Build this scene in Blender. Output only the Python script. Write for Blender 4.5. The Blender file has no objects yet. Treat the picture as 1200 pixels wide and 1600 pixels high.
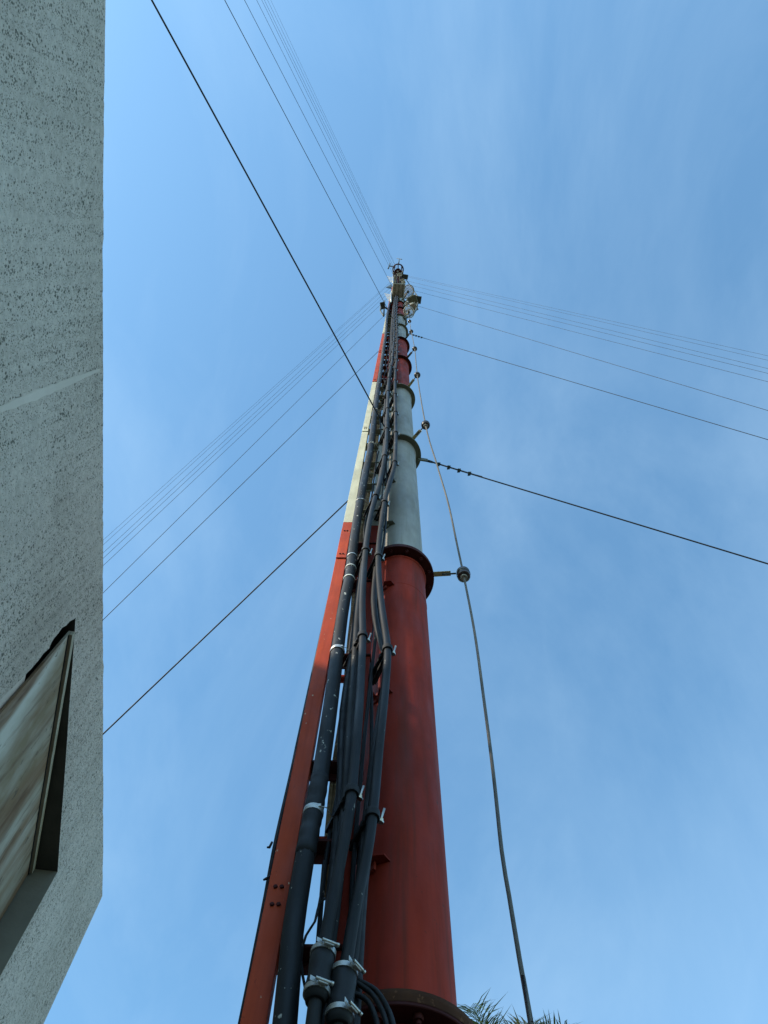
import bpy, math, random
from mathutils import Vector, Matrix
R = math.radians
random.seed(7)
scene = bpy.context.scene
COL = scene.collection
V = Vector

# ------------------------------------------------------------------ camera geometry
F, ZX, ZY, MX = 1324.4, 624.3, 390.6, 623.2      # focal length (px of a 1200x1600 picture), zenith pixel, mast pixel
EYE = V((0, 0, 1.55))
MY = 1.77                                          # mast axis stands 1.77 m in front of the camera
_u = V((ZX - 600, 800 - ZY, -F)).normalized()
_p = V((MX - 600, 800 - 905, -F)).normalized()
_Y = (_p - _p.dot(_u) * _u).normalized()
_X = _Y.cross(_u)
ROT = Matrix((_X, _Y, _u))                         # camera space -> world space

def ray(x, y):
    return (ROT @ V((x - 600, 800 - y, -F))).normalized()
def at_y(x, y, Y):
    r = ray(x, y); return EYE + r * (Y / r.y)
def at_z(x, y, z):
    r = ray(x, y); return EYE + r * ((z - EYE.z) / r.z)
def at_plane(x, y, n, d):                          # plane P.n = d measured from the eye
    r = ray(x, y); return EYE + r * (d / r.dot(n))

cam = bpy.data.cameras.new('camera'); cam.sensor_fit = 'VERTICAL'; cam.sensor_height = 36
cam.lens = 36 * F / 1600; cam.clip_start = 0.05; cam.clip_end = 3000
co = bpy.data.objects.new('camera', cam); COL.objects.link(co)
co.matrix_world = Matrix.Translation(EYE) @ ROT.to_4x4()
scene.camera = co

# ------------------------------------------------------------------ materials
def new_mat(name):
    m = bpy.data.materials.new(name); m.use_nodes = True
    nt = m.node_tree
    return m, nt, nt.nodes['Principled BSDF']
def N(nt, typ, **kw):
    n = nt.nodes.new(typ)
    for k, v in kw.items():
        if k.startswith('_'): setattr(n, k[1:], v)
        else: n.inputs[k.replace('__', ' ')].default_value = v
    return n
def ramp(nt, src, stops, interp='LINEAR'):
    r = nt.nodes.new('ShaderNodeValToRGB'); r.color_ramp.interpolation = interp
    e = r.color_ramp.elements
    while len(e) < len(stops): e.new(0.5)
    for el, (p, c) in zip(e, stops):
        el.position = p; el.color = c if len(c) == 4 else (*c, 1)
    nt.links.new(src, r.inputs[0]); return r
def coords(nt, scale=(1, 1, 1), kind='Object'):
    t = nt.nodes.new('ShaderNodeTexCoord'); mp = nt.nodes.new('ShaderNodeMapping')
    mp.inputs['Scale'].default_value = scale
    nt.links.new(t.outputs[kind], mp.inputs['Vector']); return mp.outputs[0]
def noise(nt, vec, scale, detail=4, rough=.55, dist=0):
    n = nt.nodes.new('ShaderNodeTexNoise')
    n.inputs['Scale'].default_value = scale; n.inputs['Detail'].default_value = detail
    n.inputs['Roughness'].default_value = rough; n.inputs['Distortion'].default_value = dist
    nt.links.new(vec, n.inputs['Vector']); return n.outputs['Fac']
def mix(nt, fac, a, b, mode='MIX'):
    m = nt.nodes.new('ShaderNodeMix'); m.data_type = 'RGBA'; m.blend_type = mode
    def put(i, v):
        if hasattr(v, 'is_linked') or hasattr(v, 'links'): nt.links.new(v, m.inputs[i])
        elif isinstance(v, (int, float)): m.inputs[i].default_value = v
        else: m.inputs[i].default_value = (*v, 1)
    put(0, fac); put(6, a); put(7, b); return m.outputs[2]
def bump(nt, b, h, strength=.3, dist=.005):
    n = nt.nodes.new('ShaderNodeBump'); n.inputs['Strength'].default_value = strength
    n.inputs['Distance'].default_value = dist
    nt.links.new(h, n.inputs['Height']); nt.links.new(n.outputs[0], b.inputs['Normal'])

def painted(name, base, dark, fleck, rough=.45, stretch=.25, chips=.66, spec=.3, bmp=.18, run=None):
    """weathered paint: tone drift streaked along the height, small chips and flecks"""
    m, nt, b = new_mat(name)
    c = coords(nt, (1, 1, stretch))
    tone = ramp(nt, noise(nt, c, 9, 6, .6), [(.3, dark), (.7, base)]).outputs[0]
    fl = ramp(nt, noise(nt, coords(nt, (1, 1, .6)), 55, 3, .6), [(chips, (0, 0, 0)), (chips + .03, (1, 1, 1))]).outputs[0]
    if run:
        patch = ramp(nt, noise(nt, coords(nt, (1, 1, .5)), 2.6, 5, .65), [(.35, (.72,) * 3), (.65, (1.18,) * 3)]).outputs[0]
        tone = mix(nt, 1.0, tone, patch, 'MULTIPLY')
        st = ramp(nt, noise(nt, coords(nt, (1, 1, .035)), 26, 5, .65, .2), [(.50, (0, 0, 0)), (.72, (.75,) * 3)]).outputs[0]
        tone = mix(nt, st, tone, run)
        sc = ramp(nt, noise(nt, coords(nt, (1.6, 1.6, .7)), 21, 6, .75), [(.655, (0, 0, 0)), (.675, (.9,) * 3)]).outputs[0]
        tone = mix(nt, sc, tone, run)
    col = mix(nt, fl, tone, fleck)
    nt.links.new(col, b.inputs['Base Color'])
    rr = ramp(nt, noise(nt, c, 14, 3), [(.3, (rough - .12,) * 3), (.7, (rough + .18,) * 3)]).outputs[0]
    nt.links.new(rr, b.inputs['Roughness'])
    b.inputs['Specular IOR Level'].default_value = spec
    if bmp: bump(nt, b, noise(nt, coords(nt), 60, 4), bmp, .002)
    return m
M = {}
M['red'] = painted('red oxide paint', (.31, .031, .013), (.22, .022, .012), (.06, .02, .014), .65, .2, .72, .14, .2, (.10, .024, .014))
M['rail_red'] = painted('orange red paint', (.47, .066, .022), (.36, .05, .02), (.5, .38, .27), .6, .3, .70, .15, .18, (.26, .038, .018))
M['rail_white'] = painted('cream paint', (.60, .57, .43), (.5, .47, .35), (.26, .19, .11), .6, .3, .73, .2, .18, (.42, .37, .25))
M['grey'] = painted('silver grey paint', (.36, .335, .295), (.26, .245, .212), (.46, .46, .41), .5, .15, .75, .25, .18, (.22, .205, .17))
M['grey_dark'] = painted('grey green paint', (.15, .16, .12), (.10, .105, .08), (.26, .25, .2), .6, .4, .73, .2)
M['red_dark'] = painted('dark red paint', (.07, .014, .012), (.04, .01, .010), (.03, .012, .01), .65, .4, .68, .15)
M['rust'] = painted('rusty brown steel', (.085, .036, .018), (.045, .02, .013), (.12, .055, .03), .9, .6, .62, .1)
M['cable'] = painted('black cable jacket', (.015, .0165, .019), (.010, .011, .013), (.22, .22, .20), .55, .25, .695, .2, .1, (.03, .029, .026))
M['cable_flecked'] = painted('paint flecked cable jacket', (.017, .0185, .021), (.011, .0125, .015), (.42, .42, .38), .55, .35, .665, .2, .15, (.035, .032, .03))
M['rubber'] = painted('black rubber', (.016, .017, .019), (.009, .009, .011), (.04, .04, .04), .6, 1, .72)
M['steel'] = painted('galvanised steel', (.46, .46, .44), (.3, .3, .29), (.16, .13, .1), .35, 1, .68)
M['steel'].node_tree.nodes['Principled BSDF'].inputs['Metallic'].default_value = .75
M['bright'] = painted('stainless band', (.55, .54, .51), (.36, .35, .33), (.16, .13, .1), .35, 1, .72, .5, .1)
M['bright'].node_tree.nodes['Principled BSDF'].inputs['Metallic'].default_value = .7
M['rope'] = painted('tan rope', (.24, .175, .10), (.13, .09, .05), (.32, .27, .18), .9, 3, .6)
M['porcelain'] = painted('brown glazed porcelain', (.032, .017, .016), (.02, .011, .012), (.04, .022, .02), .25, 1, .85, .5, 0)
M['bushing'] = painted('pale bushing', (.36, .34, .29), (.25, .23, .2), (.16, .13, .1), .6, 1, .7)
M['wire'] = painted('dull steel strand', (.028, .031, .037), (.02, .022, .027), (.04, .04, .04), .6, 1, .7, .2, 0)
M['strand'] = painted('weathered steel strand', (.135, .12, .10), (.075, .07, .062), (.2, .18, .16), .6, .8, .7, .3)
M['sunlit_cream'] = painted('sunlit bracket cream', (.55, .48, .27), (.40, .34, .2), (.25, .12, .06), .6, 1, .68)  # warm sunlight on the brackets put into their base colour
M['white'] = painted('white enamel', (.58, .58, .53), (.42, .42, .38), (.26, .22, .18), .5, 1, .72)
M['charcoal'] = painted('dark grey housing', (.06, .075, .07), (.035, .045, .045), (.12, .12, .11), .5, 1, .7)
M['void'] = painted('dark gap', (.012, .012, .012), (.007, .007, .008), (.03, .028, .024), .95, 1, .7)  # near black: shade deep in the wall opening put into the colour

def strand_bump(m, scale):
    nt = m.node_tree; b = nt.nodes['Principled BSDF']
    w = nt.nodes.new('ShaderNodeTexWave'); w.inputs['Scale'].default_value = scale; w.bands_direction = 'DIAGONAL'
    w.inputs['Distortion'].default_value = 1
    nt.links.new(coords(nt), w.inputs['Vector'])
    bump(nt, b, w.outputs['Fac'], .35, .001)
strand_bump(M['strand'], 14); strand_bump(M['rope'], 30)

# concrete of the building: pitted render, dark specks, patches of grime
def concrete():
    m, nt, b = new_mat('pitted concrete render')
    c = coords(nt)
    big = noise(nt, c, 1.1, 5, .6)
    tone = ramp(nt, big, [(.28, (.45, .382, .32)), (.5, (.54, .462, .395)), (.72, (.60, .52, .45))]).outputs[0]
    fine = ramp(nt, noise(nt, c, 34, 5, .65), [(.3, (.78, .78, .78)), (.7, (1.1, 1.1, 1.1))]).outputs[0]
    col = mix(nt, 1.0, tone, fine, 'MULTIPLY')
    dens = ramp(nt, noise(nt, c, 1.7, 4, .6), [(.3, (.72,) * 3), (.6, (1.1,) * 3)]).outputs[0]
    wob = nt.nodes.new('ShaderNodeTexNoise'); wob.inputs['Scale'].default_value = 60; nt.links.new(c, wob.inputs['Vector'])
    for sc, rmax, k, st in ((64, .42, (.075, .072, .056), .75), (105, .48, (.095, .09, .07), .8), (165, .54, (.13, .122, .098), .9)):
        cc = coords(nt, (1, 1, st))
        add = nt.nodes.new('ShaderNodeVectorMath'); add.operation = 'MULTIPLY_ADD'
        nt.links.new(wob.outputs['Color'], add.inputs[0]); add.inputs[1].default_value = (.45 / sc,) * 3; nt.links.new(cc, add.inputs[2])
        vo = nt.nodes.new('ShaderNodeTexVoronoi'); vo.inputs['Scale'].default_value = sc; nt.links.new(add.outputs[0], vo.inputs['Vector'])
        sep = nt.nodes.new('ShaderNodeSeparateColor'); nt.links.new(vo.outputs['Color'], sep.inputs[0])
        def mth(op, a, b_):
            q = nt.nodes.new('ShaderNodeMath'); q.operation = op; q.use_clamp = False
            for i, v in enumerate((a, b_)):
                if isinstance(v, (int, float)): q.inputs[i].default_value = v
                else: nt.links.new(v, q.inputs[i])
            return q.outputs[0]
        rad = mth('MULTIPLY', mth('POWER', sep.outputs[0], 1.5), rmax)
        rad = mth('MULTIPLY', rad, dens)
        dots = ramp(nt, mth('ADD', mth('SUBTRACT', rad, vo.outputs['Distance']), .5), [(.49, (0, 0, 0)), (.58, (.82,) * 3)]).outputs[0]
        col = mix(nt, dots, col, k)
    g = ramp(nt, noise(nt, coords(nt, (1, 1, .22)), 3.1, 5, .62), [(.52, (0, 0, 0)), (.80, (.34,) * 3)]).outputs[0]
    col = mix(nt, g, col, (.20, .18, .14))
    rs = ramp(nt, noise(nt, coords(nt, (1, 1, .05)), 7, 5, .65, .3), [(.52, (0, 0, 0)), (.78, (.28,) * 3)]).outputs[0]
    col = mix(nt, rs, col, (.17, .15, .11))
    nt.links.new(col, b.inputs['Base Color']); b.inputs['Roughness'].default_value = .95; b.inputs['Specular IOR Level'].default_value = .08
    bump(nt, b, noise(nt, c, 70, 4, .6), .9, .012)
    return m
M['concrete'] = concrete()
def plaster(name, a, bcol, sc=6):
    m, nt, b = new_mat(name)
    c = coords(nt)
    col = ramp(nt, noise(nt, c, sc, 6, .6), [(.3, a), (.7, bcol)]).outputs[0]
    nt.links.new(col, b.inputs['Base Color']); b.inputs['Roughness'].default_value = .9; b.inputs['Specular IOR Level'].default_value = .1
    bump(nt, b, noise(nt, c, 40, 4), .3, .004)
    return m
M['mortar'] = plaster('smooth mortar', (.50, .43, .365), (.58, .50, .43))
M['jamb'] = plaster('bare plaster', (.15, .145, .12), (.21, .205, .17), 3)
M['lintel'] = plaster('dark lintel', (.055, .056, .05), (.09, .088, .08), 4)  # darker plaster tone for the underside of the opening's head
M['beige'] = plaster('beige painted frame', (.27, .235, .17), (.38, .34, .27), 9)
M['roofing'] = plaster('roof felt', (.1, .1, .1), (.16, .16, .15), 3)
def rusty_panel():
    m, nt, b = new_mat('stained white sheet')
    c = coords(nt, (1, 1, .13))
    base = ramp(nt, noise(nt, coords(nt, (1, 1, .4)), 2.2, 5, .6), [(.36, (.20, .15, .09)), (.62, (.46, .435, .37))]).outputs[0]
    s1 = ramp(nt, noise(nt, c, 3.4, 6, .62, .5), [(.44, (0, 0, 0)), (.60, (.92,) * 3)]).outputs[0]
    col = mix(nt, s1, base, (.17, .098, .05))
    s2 = ramp(nt, noise(nt, c, 11, 4, .6, .3), [(.56, (0, 0, 0)), (.70, (.85,) * 3)]).outputs[0]
    col = mix(nt, s2, col, (.095, .05, .026))
    s3 = ramp(nt, noise(nt, coords(nt, (1, 1, .5)), 16, 5, .7), [(.62, (0, 0, 0)), (.68, (.8,) * 3)]).outputs[0]
    col = mix(nt, s3, col, (.075, .06, .045))
    nt.links.new(col, b.inputs['Base Color']); b.inputs['Roughness'].default_value = .8; b.inputs['Specular IOR Level'].default_value = .1
    bump(nt, b, noise(nt, coords(nt), 18, 4), .2, .004)
    return m
M['panel'] = rusty_panel()
def leafmat():
    m, nt, b = new_mat('palm leaf')
    col = ramp(nt, noise(nt, coords(nt), 3, 4), [(.3, (.06, .095, .03)), (.52, (.11, .16, .05)), (.72, (.24, .23, .09))]).outputs[0]
    nt.links.new(col, b.inputs['Base Color']); b.inputs['Roughness'].default_value = .42
    try: b.inputs['Transmission Weight'].default_value = 0
    except KeyError: pass
    return m
M['leaf'] = leafmat()
M['trunk'] = plaster('palm trunk', (.13, .11, .085), (.24, .21, .17), 8)
M['soil'] = plaster('dry ground', (.08, .075, .05), (.14, .125, .09), .6)

# ------------------------------------------------------------------ mesh building
class MB:
    def __init__(s): s.v = []; s.f = []; s.s = []
    def quad(s, pts, smooth=False):
        i = len(s.v); s.v += [V(p) for p in pts]; s.f.append(tuple(range(i, i + len(pts)))); s.s.append(smooth)
    def frame(s, d, up=None):
        d = d.normalized(); a = V(up) if up else (V((0, 0, 1)) if abs(d.z) < .9 else V((0, 1, 0)))
        x = a.cross(d).normalized(); return x, d.cross(x)
    def ring(s, c, x, y, r, n):
        i = len(s.v)
        for k in range(n):
            t = 2 * math.pi * k / n; s.v.append(c + x * (r * math.cos(t)) + y * (r * math.sin(t)))
        return i
    def tube(s, pts, r, n=10, caps=True):
        pts = [V(p) for p in pts]; rs = r if isinstance(r, (list, tuple)) else [r] * len(pts)
        x0 = None; idx = []
        for k, p in enumerate(pts):
            d = (pts[min(k + 1, len(pts) - 1)] - pts[max(k - 1, 0)])
            if d.length < 1e-9: d = V((0, 0, 1))
            d.normalize()
            if x0 is None: x0, y0 = s.frame(d)
            else:
                x0 = (x0 - d * x0.dot(d)).normalized(); y0 = d.cross(x0)
            idx.append(s.ring(p, x0, y0, rs[k], n))
        for a, b in zip(idx, idx[1:]):
            for k in range(n):
                s.f.append((a + k, a + (k + 1) % n, b + (k + 1) % n, b + k)); s.s.append(True)
        if caps:
            s.f.append(tuple(reversed(range(idx[0], idx[0] + n)))); s.s.append(False)
            s.f.append(tuple(range(idx[-1], idx[-1] + n))); s.s.append(False)
    def lathe(s, prof, c=(0, 0, 0), n=24, axis=(0, 0, 1), sharp=False):
        """profile [(radius, height)] turned round an axis; each step gets its own rings when sharp"""
        c = V(c); ax = V(axis).normalized(); x, y = s.frame(ax)
        if sharp:
            for (r0, h0), (r1, h1) in zip(prof, prof[1:]):
                a = s.ring(c + ax * h0, x, y, max(r0, 1e-5), n); b = s.ring(c + ax * h1, x, y, max(r1, 1e-5), n)
                for k in range(n):
                    s.f.append((a + k, a + (k + 1) % n, b + (k + 1) % n, b + k)); s.s.append(abs(h1 - h0) > 1e-6)
        else:
            idx = [s.ring(c + ax * h, x, y, max(r, 1e-5), n) for r, h in prof]
            for a, b in zip(idx, idx[1:]):
                for k in range(n):
                    s.f.append((a + k, a + (k + 1) % n, b + (k + 1) % n, b + k)); s.s.append(True)
    def obox(s, c, x, y, z, bev=0.0):
        """box from centre and three half vectors, with a small chamfer"""
        c, x, y, z = V(c), V(x), V(y), V(z)
        if bev <= 0:
            P = [c + x * a + y * b + z * d for d in (-1, 1) for b in (-1, 1) for a in (-1, 1)]
            i = len(s.v); s.v += P
            for q in ((0, 2, 3, 1), (4, 5, 7, 6), (0, 1, 5, 4), (2, 6, 7, 3), (0, 4, 6, 2), (1, 3, 7, 5)):
                s.f.append(tuple(i + k for k in q)); s.s.append(False)
            return
        lx, ly, lz = x.length, y.length, z.length
        ux, uy, uz = x / lx, y / ly, z / lz
        b = min(bev, lx * .45, ly * .45, lz * .45)
        i = len(s.v); ids = {}
        for sx in (-1, 1):
            for sy in (-1, 1):
                for sz in (-1, 1):
                    for k in range(3):
                        dx, dy, dz = [(lx, ly, lz)[q] - (0 if q == k else b) for q in range(3)]
                        ids[(sx, sy, sz, k)] = len(s.v)
                        s.v.append(c + ux * dx * sx + uy * dy * sy + uz * dz * sz)
        def face(l): s.f.append(tuple(l)); s.s.append(False)
        for k in range(3):
            for sg in (-1, 1):
                o = [q for q in range(3) if q != k]
                L = []
                for a, d in ((-1, -1), (1, -1), (1, 1), (-1, 1)):
                    t = [0, 0, 0]; t[k] = sg; t[o[0]] = a; t[o[1]] = d; L.append(ids[(*t, k)])
                face(L)
        for k in range(3):
            o = [q for q in range(3) if q != k]
            for a in (-1, 1):
                for d in (-1, 1):
                    t0 = [0, 0, 0]; t0[o[0]] = a; t0[o[1]] = d; t1 = list(t0); t0[k] = -1; t1[k] = 1
                    face([ids[(*t0, o[0])], ids[(*t1, o[0])], ids[(*t1, o[1])], ids[(*t0, o[1])]])
        for sx in (-1, 1):
            for sy in (-1, 1):
                for sz in (-1, 1): face([ids[(sx, sy, sz, k)] for k in range(3)])
    def bar(s, a, b, w, t, up=(0, 0, 1), bev=.001):
        """flat bar from a to b, width w across, thickness t along up"""
        a, b = V(a), V(b); d = b - a
        x = d.cross(V(up)).normalized(); u = x.cross(d).normalized()
        s.obox((a + b) / 2, d / 2, x * (w / 2), u * (t / 2), bev)
    def build(s, name, mat, parent=None, origin=None):
        me = bpy.data.meshes.new(name)
        o0 = V(origin) if origin is not None else V((0, 0, 0))
        me.from_pydata([tuple(p - o0) for p in s.v], [], s.f)
        me.polygons.foreach_set('use_smooth', s.s)
        me.materials.append(mat)
        import bmesh
        bm = bmesh.new(); bm.from_mesh(me); bmesh.ops.recalc_face_normals(bm, faces=bm.faces[:]); bm.to_mesh(me); bm.free()
        me.update()
        o = bpy.data.objects.new(name, me); COL.objects.link(o)
        o.location = o0
        if parent is not None:
            o.parent = parent; o.location = o0 - world_loc(parent)
        return o
def world_loc(o):
    p = o.location.copy()
    while o.parent is not None:
        o = o.parent; p = p + o.location
    return p
def tag(o, label=None, cat=None, group=None, kind=None):
    if label: o['label'] = label
    if cat: o['category'] = cat
    if group: o['group'] = group
    if kind: o['kind'] = kind
    return o
def empty(name, loc, label, cat, group=None):
    o = bpy.data.objects.new(name, None); o.empty_display_size = .1; COL.objects.link(o); o.location = loc
    return tag(o, label, cat, group)
def copy_part(src, parent, loc, rot=None):
    c = src.copy(); COL.objects.link(c); c.parent = parent; c.location = V(loc) - world_loc(parent)
    if rot is not None: c.rotation_euler = rot
    for ch in src.children:
        d = ch.copy(); COL.objects.link(d); d.parent = c
    return c
def smooth_path(pts, step=.12):
    """Catmull-Rom through the points, resampled"""
    P = [V(p) for p in pts]; P = [P[0] * 2 - P[1]] + P + [P[-1] * 2 - P[-2]]
    out = []
    for i in range(1, len(P) - 2):
        a, b, c, d = P[i - 1:i + 3]; n = max(2, min(14, int((c - b).length / step)))
        for k in range(n):
            t = k / n
            out.append(.5 * ((2 * b) + (c - a) * t + (2 * a - 5 * b + 4 * c - d) * t * t + (3 * b - a - 3 * c + d) * t ** 3))
    out.append(P[-2]); return out

# ------------------------------------------------------------------ setting
g = MB(); g.quad([(-400, -400, 0), (400, -400, 0), (400, 400, 0), (-400, 400, 0)])
tag(g.build('ground', M['soil']), kind='structure')

# ------------------------------------------------------------------ mast
SEC = 2.9965; H0 = 1.470 + EYE.z; RC, RF = .1443, .1985
AX = V((0, MY, 0))
def flange_z(k): return H0 + k * SEC
NSEC = 23
def sec_red(k): return (k // 2) % 2 == 0          # section above flange k-1.. : 0 red, 1-2 grey, 3-4 red ...
mast = empty('guyed_mast', AX, 'tall red and grey banded tubular mast rising to the sky', 'mast')
def tube_mesh(name, z0, z1, mat):
    m = MB(); m.lathe([(RC, z0), (RC, z0 + .4), (RC, z1 - .4), (RC, z1)], AX, 64)
    # weld bead and tack welded lap ring just under the flange
    m.lathe([(RC + .0005, z1 - .034), (RC + .007, z1 - .028), (RC + .008, z1 - .021), (RC + .002, z1 - .0205)], AX, 64)
    for zw in (z1 - .41,):
        m.lathe([(RC + .0003, zw - .006), (RC + .0016, zw - .003), (RC + .0019, zw), (RC + .0014, zw + .003), (RC + .0003, zw + .006)], AX, 64)
    return m.build(name, mat, mast, AX + V((0, 0, z0)))
BOLT = []
def flange_mesh(z, mat, lug_angles, rusty=None):
    m = MB(); t = .017
    m.lathe([(RC + .001, -.021), (RF - .002, -.021), (RF, -.019), (RF, -.002), (RF - .003, -.0005), (RF - .003, .0005), (RF - .001, .002), (RF - .001, .018), (RF - .003, .02), (RC + .001, .02)], AX + V((0, 0, z)), 64, sharp=True)
    f = m.build('flange', mat, mast, AX + V((0, 0, z)))
    if z < flange_z(1) + .1:
        for k in range(12):
            a = 2 * math.pi * (k + .5) / 12; c = AX + V((math.cos(a) * .172, math.sin(a) * .172, z))
            if not BOLT:
                b = MB()
                b.lathe([(.0001, -.044), (.0065, -.044), (.0065, -.034), (.012, -.034), (.0125, -.0205), (.0125, .0195), (.012, .034), (.0001, .034)], V((0, 0, 0)), 6, sharp=True)
                BOLT.append(b.build('bolt', M['red_dark'], f, (0, 0, 0))); BOLT[0].location = c - world_loc(f)
            else:
                q = copy_part(BOLT[0], f, c)
    if lug_angles:
        for a in lug_angles:
            l = MB()
            e = V((math.cos(a), math.sin(a), 0)); s_ = V((-e.y, e.x, 0))
            l.obox(AX + e * (RF + .018) + V((0, 0, z - .03)), e * .045, s_ * .007, V((0, 0, .04)), .003)
            l.build('guy_lug', mat, f, AX + V((0, 0, z)))
    return f
GUY_AZ = {'right': 9.0, 'left': 142.0, 'over': 244.6}
GUY_K = [2, 6, 10, 14, 16, 18, 21, 22]
zb = 0.0
RIM = {True: 'red_dark', False: 'grey_dark'}
for k in range(NSEC + 1):
    z1 = flange_z(k)
    tube_mesh('tube', zb + (.02 if k else 0), z1 - .0205, M['red' if sec_red(k) else 'grey'])
    lugs = [R(a) for a in GUY_AZ.values()] if k in GUY_K else None
    fl = flange_mesh(z1, M[RIM[k in (0, 1, 4, 5, 8, 9, 12, 13, 16, 17, 20, 21, 22, 23)]], lugs)
    if k == 0:
        m = MB(); m.lathe([(RF - .006, .0205), (RF + .001, .0205), (RF + .0015, .004), (RF + .0012, -.012)], AX + V((0, 0, z1)), 64); m.build('rusty_rim', M['rust'], fl, AX + V((0, 0, z1)))
    zb = z1
# small bracket stubs welded on the tube below the flanges (they carry the cable ladder)
STUB_Z = []
for k in range(0, 13):
    for dz in (.95, 2.62): STUB_Z.append(flange_z(k) + dz)

# ------------------------------------------------------------------ cable ladder
LX1, LX2, LY = -.300, -.142, 1.53
ladder = empty('cable_ladder', (LX1, LY, .3), 'narrow steel cable ladder with red and cream banded rail in front of the mast', 'cable ladder')
def rail_piece(x, z0, z1, mat, sgn, y=LY):
    """channel: broad web towards the camera, two short flanges behind"""
    m = MB(); w, d, t = .054, .030, .005
    m.obox((x, y, (z0 + z1) / 2), V((w / 2, 0, 0)), V((0, t / 2, 0)), V((0, 0, (z1 - z0) / 2)), .0015)
    for s_ in (-1, 1):
        m.obox((x + s_ * (w / 2 - t / 2), y + t / 2 + d / 2 + .0003, (z0 + z1) / 2), V((t / 2, 0, 0)), V((0, d / 2, 0)), V((0, 0, (z1 - z0) / 2)), .001)
    return m.build('rail', mat, ladder, (x, y, z0))
ZT = 40.0
bands = [.3, 1.9, 4.62 + EYE.z]
edges = [(.3, 'r'), (4.74 + EYE.z, 'w'), (10.52 + EYE.z, 'r'), (16.7 + EYE.z, 'w'), (22.3 + EYE.z, 'r'), (28.4 + EYE.z, 'w'), (34.4 + EYE.z, 'r'), (ZT, 'x')]
for (z0, c), (z1, _) in zip(edges, edges[1:]):
    zz = z0
    while zz < z1 - .05:
        ze = min(z1, zz + (6.4 if zz < 1 else 3.0))
        if z1 - ze < .3: ze = z1
        rail_piece(LX1, zz, ze - .004, M['rail_red' if c == 'r' else 'rail_white'], 1)
        rail_piece(LX2, zz, ze - .004, M['red' if c == 'r' else 'grey'], 1, LY + .02)
        zz = ze
# fish plates with bolts
SB = []
for z in [4.36 + EYE.z, 1.72 + EYE.z, 7.45 + EYE.z, 10.4 + EYE.z, 13.5 + EYE.z, 16.6 + EYE.z]:
    red = z < 6 or 11.9 < z < 18
    m = MB(); m.obox((LX1, LY - .0065, z), V((.0262, 0, 0)), V((0, .004, 0)), V((0, 0, .24 if abs(z - 4.36 - EYE.z) < .1 else .12)), .001)
    if abs(z - 1.72 - EYE.z) > .1: p = m.build('splice_plate', M['rail_red' if red else 'rail_white'], ladder, (LX1, LY, z))
    hz = .19 if abs(z - 4.36 - EYE.z) < .1 else .03
    for dz in (-hz, hz):
        for dx in (-.008, .008):
            bc = V((LX1 + dx, LY - (.0106 if abs(z - 1.72 - EYE.z) > .1 else .0026), z + dz))
            if not SB:
                b = MB(); b.lathe([(.0001, .005), (.0056, .0045), (.0056, -.001)], (0, 0, 0), 6, axis=(0, -1, 0), sharp=True)
                SB.append(b.build('splice_bolt', M['red_dark'], ladder, (0, 0, 0))); SB[0].location = bc - world_loc(ladder)
            else: copy_part(SB[0], ladder, bc)
# rungs: flat bars across the rails
rung_z = [1.03 * LY, 1.27 * LY, 1.515 * LY, 2.0 * LY, 2.52 * LY]
z = 2.52 * LY + .55
while z < ZT - EYE.z - 1: rung_z.append(z); z += .62
rp = {}
for z in rung_z:
    h = z + EYE.z
    red = (h < 4.7 + EYE.z) or (10.5 + EYE.z < h < 16.7 + EYE.z) or (22.3 + EYE.z < h < 28.4 + EYE.z)
    key = red
    if key not in rp:
        m = MB(); c = V((0, 0, 0))
        m.obox(((LX1 + LX2) / 2 + .02, LY + .030, 0), V((abs(LX2 - LX1) / 2 + .012, 0, 0)), V((0, .022, 0)), V((0, 0, .005)), .001)
        m.obox(((LX1 + LX2) / 2 + .02, LY + .0545, -.017), V((abs(LX2 - LX1) / 2 + .012, 0, 0)), V((0, .0025, 0)), V((0, 0, .022)), .001)
        rp[key] = m.build('rung', M['red_dark' if red else 'grey_dark'], ladder, (0, 0, 0))
        rp[key].location = V((0, 0, h)) - world_loc(ladder)
    else: copy_part(rp[key], ladder, (0, 0, h))
# stand-off brackets from ladder to tube, a pipe with a saddle and a gusset
sp = {}
for z in [1.98, 2.92] + [4.02 + 1.0 * k for k in range(33)]:
    h = z + EYE.z
    red = (h < 4.5 + EYE.z) or (10.5 + EYE.z < h < 16.5 + EYE.z) or (22.5 + EYE.z < h < 28.5 + EYE.z)
    if red not in sp:
        m = MB()
        m.tube([(LX1 + .004, LY + .045, 0), (LX2 - .01, LY + .045, 0)], .016, 12)
        m.tube([(LX2 - .0105, LY + .045, 0), (-.118, LY + .09, 0), (-.09, MY - .100, 0)], .0135, 12)
        m.obox((-.088, MY - .118, -.012), V((.024, -.024, 0)) , V((.003, .003, 0)), V((0, 0, .03)), .001)
        pl = [(-.085, MY - .118, 0), (-.022, MY - .1434, 0), (-.040, MY - .166, 0), (-.075, MY - .162, 0)]
        for zz_ in (-.012, -.006): m.quad([(x, y, zz_) for x, y, _ in pl])
        for i in range(4): m.quad([(*pl[i][:2], -.012), (*pl[(i + 1) % 4][:2], -.012), (*pl[(i + 1) % 4][:2], -.006), (*pl[i][:2], -.006)])
        sp[red] = m.build('standoff_bracket', M['red' if red else 'grey_dark'], ladder, (0, 0, 0))
        sp[red].location = V((0, 0, h)) - world_loc(ladder)
    else: copy_part(sp[red], ladder, (0, 0, h))

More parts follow.
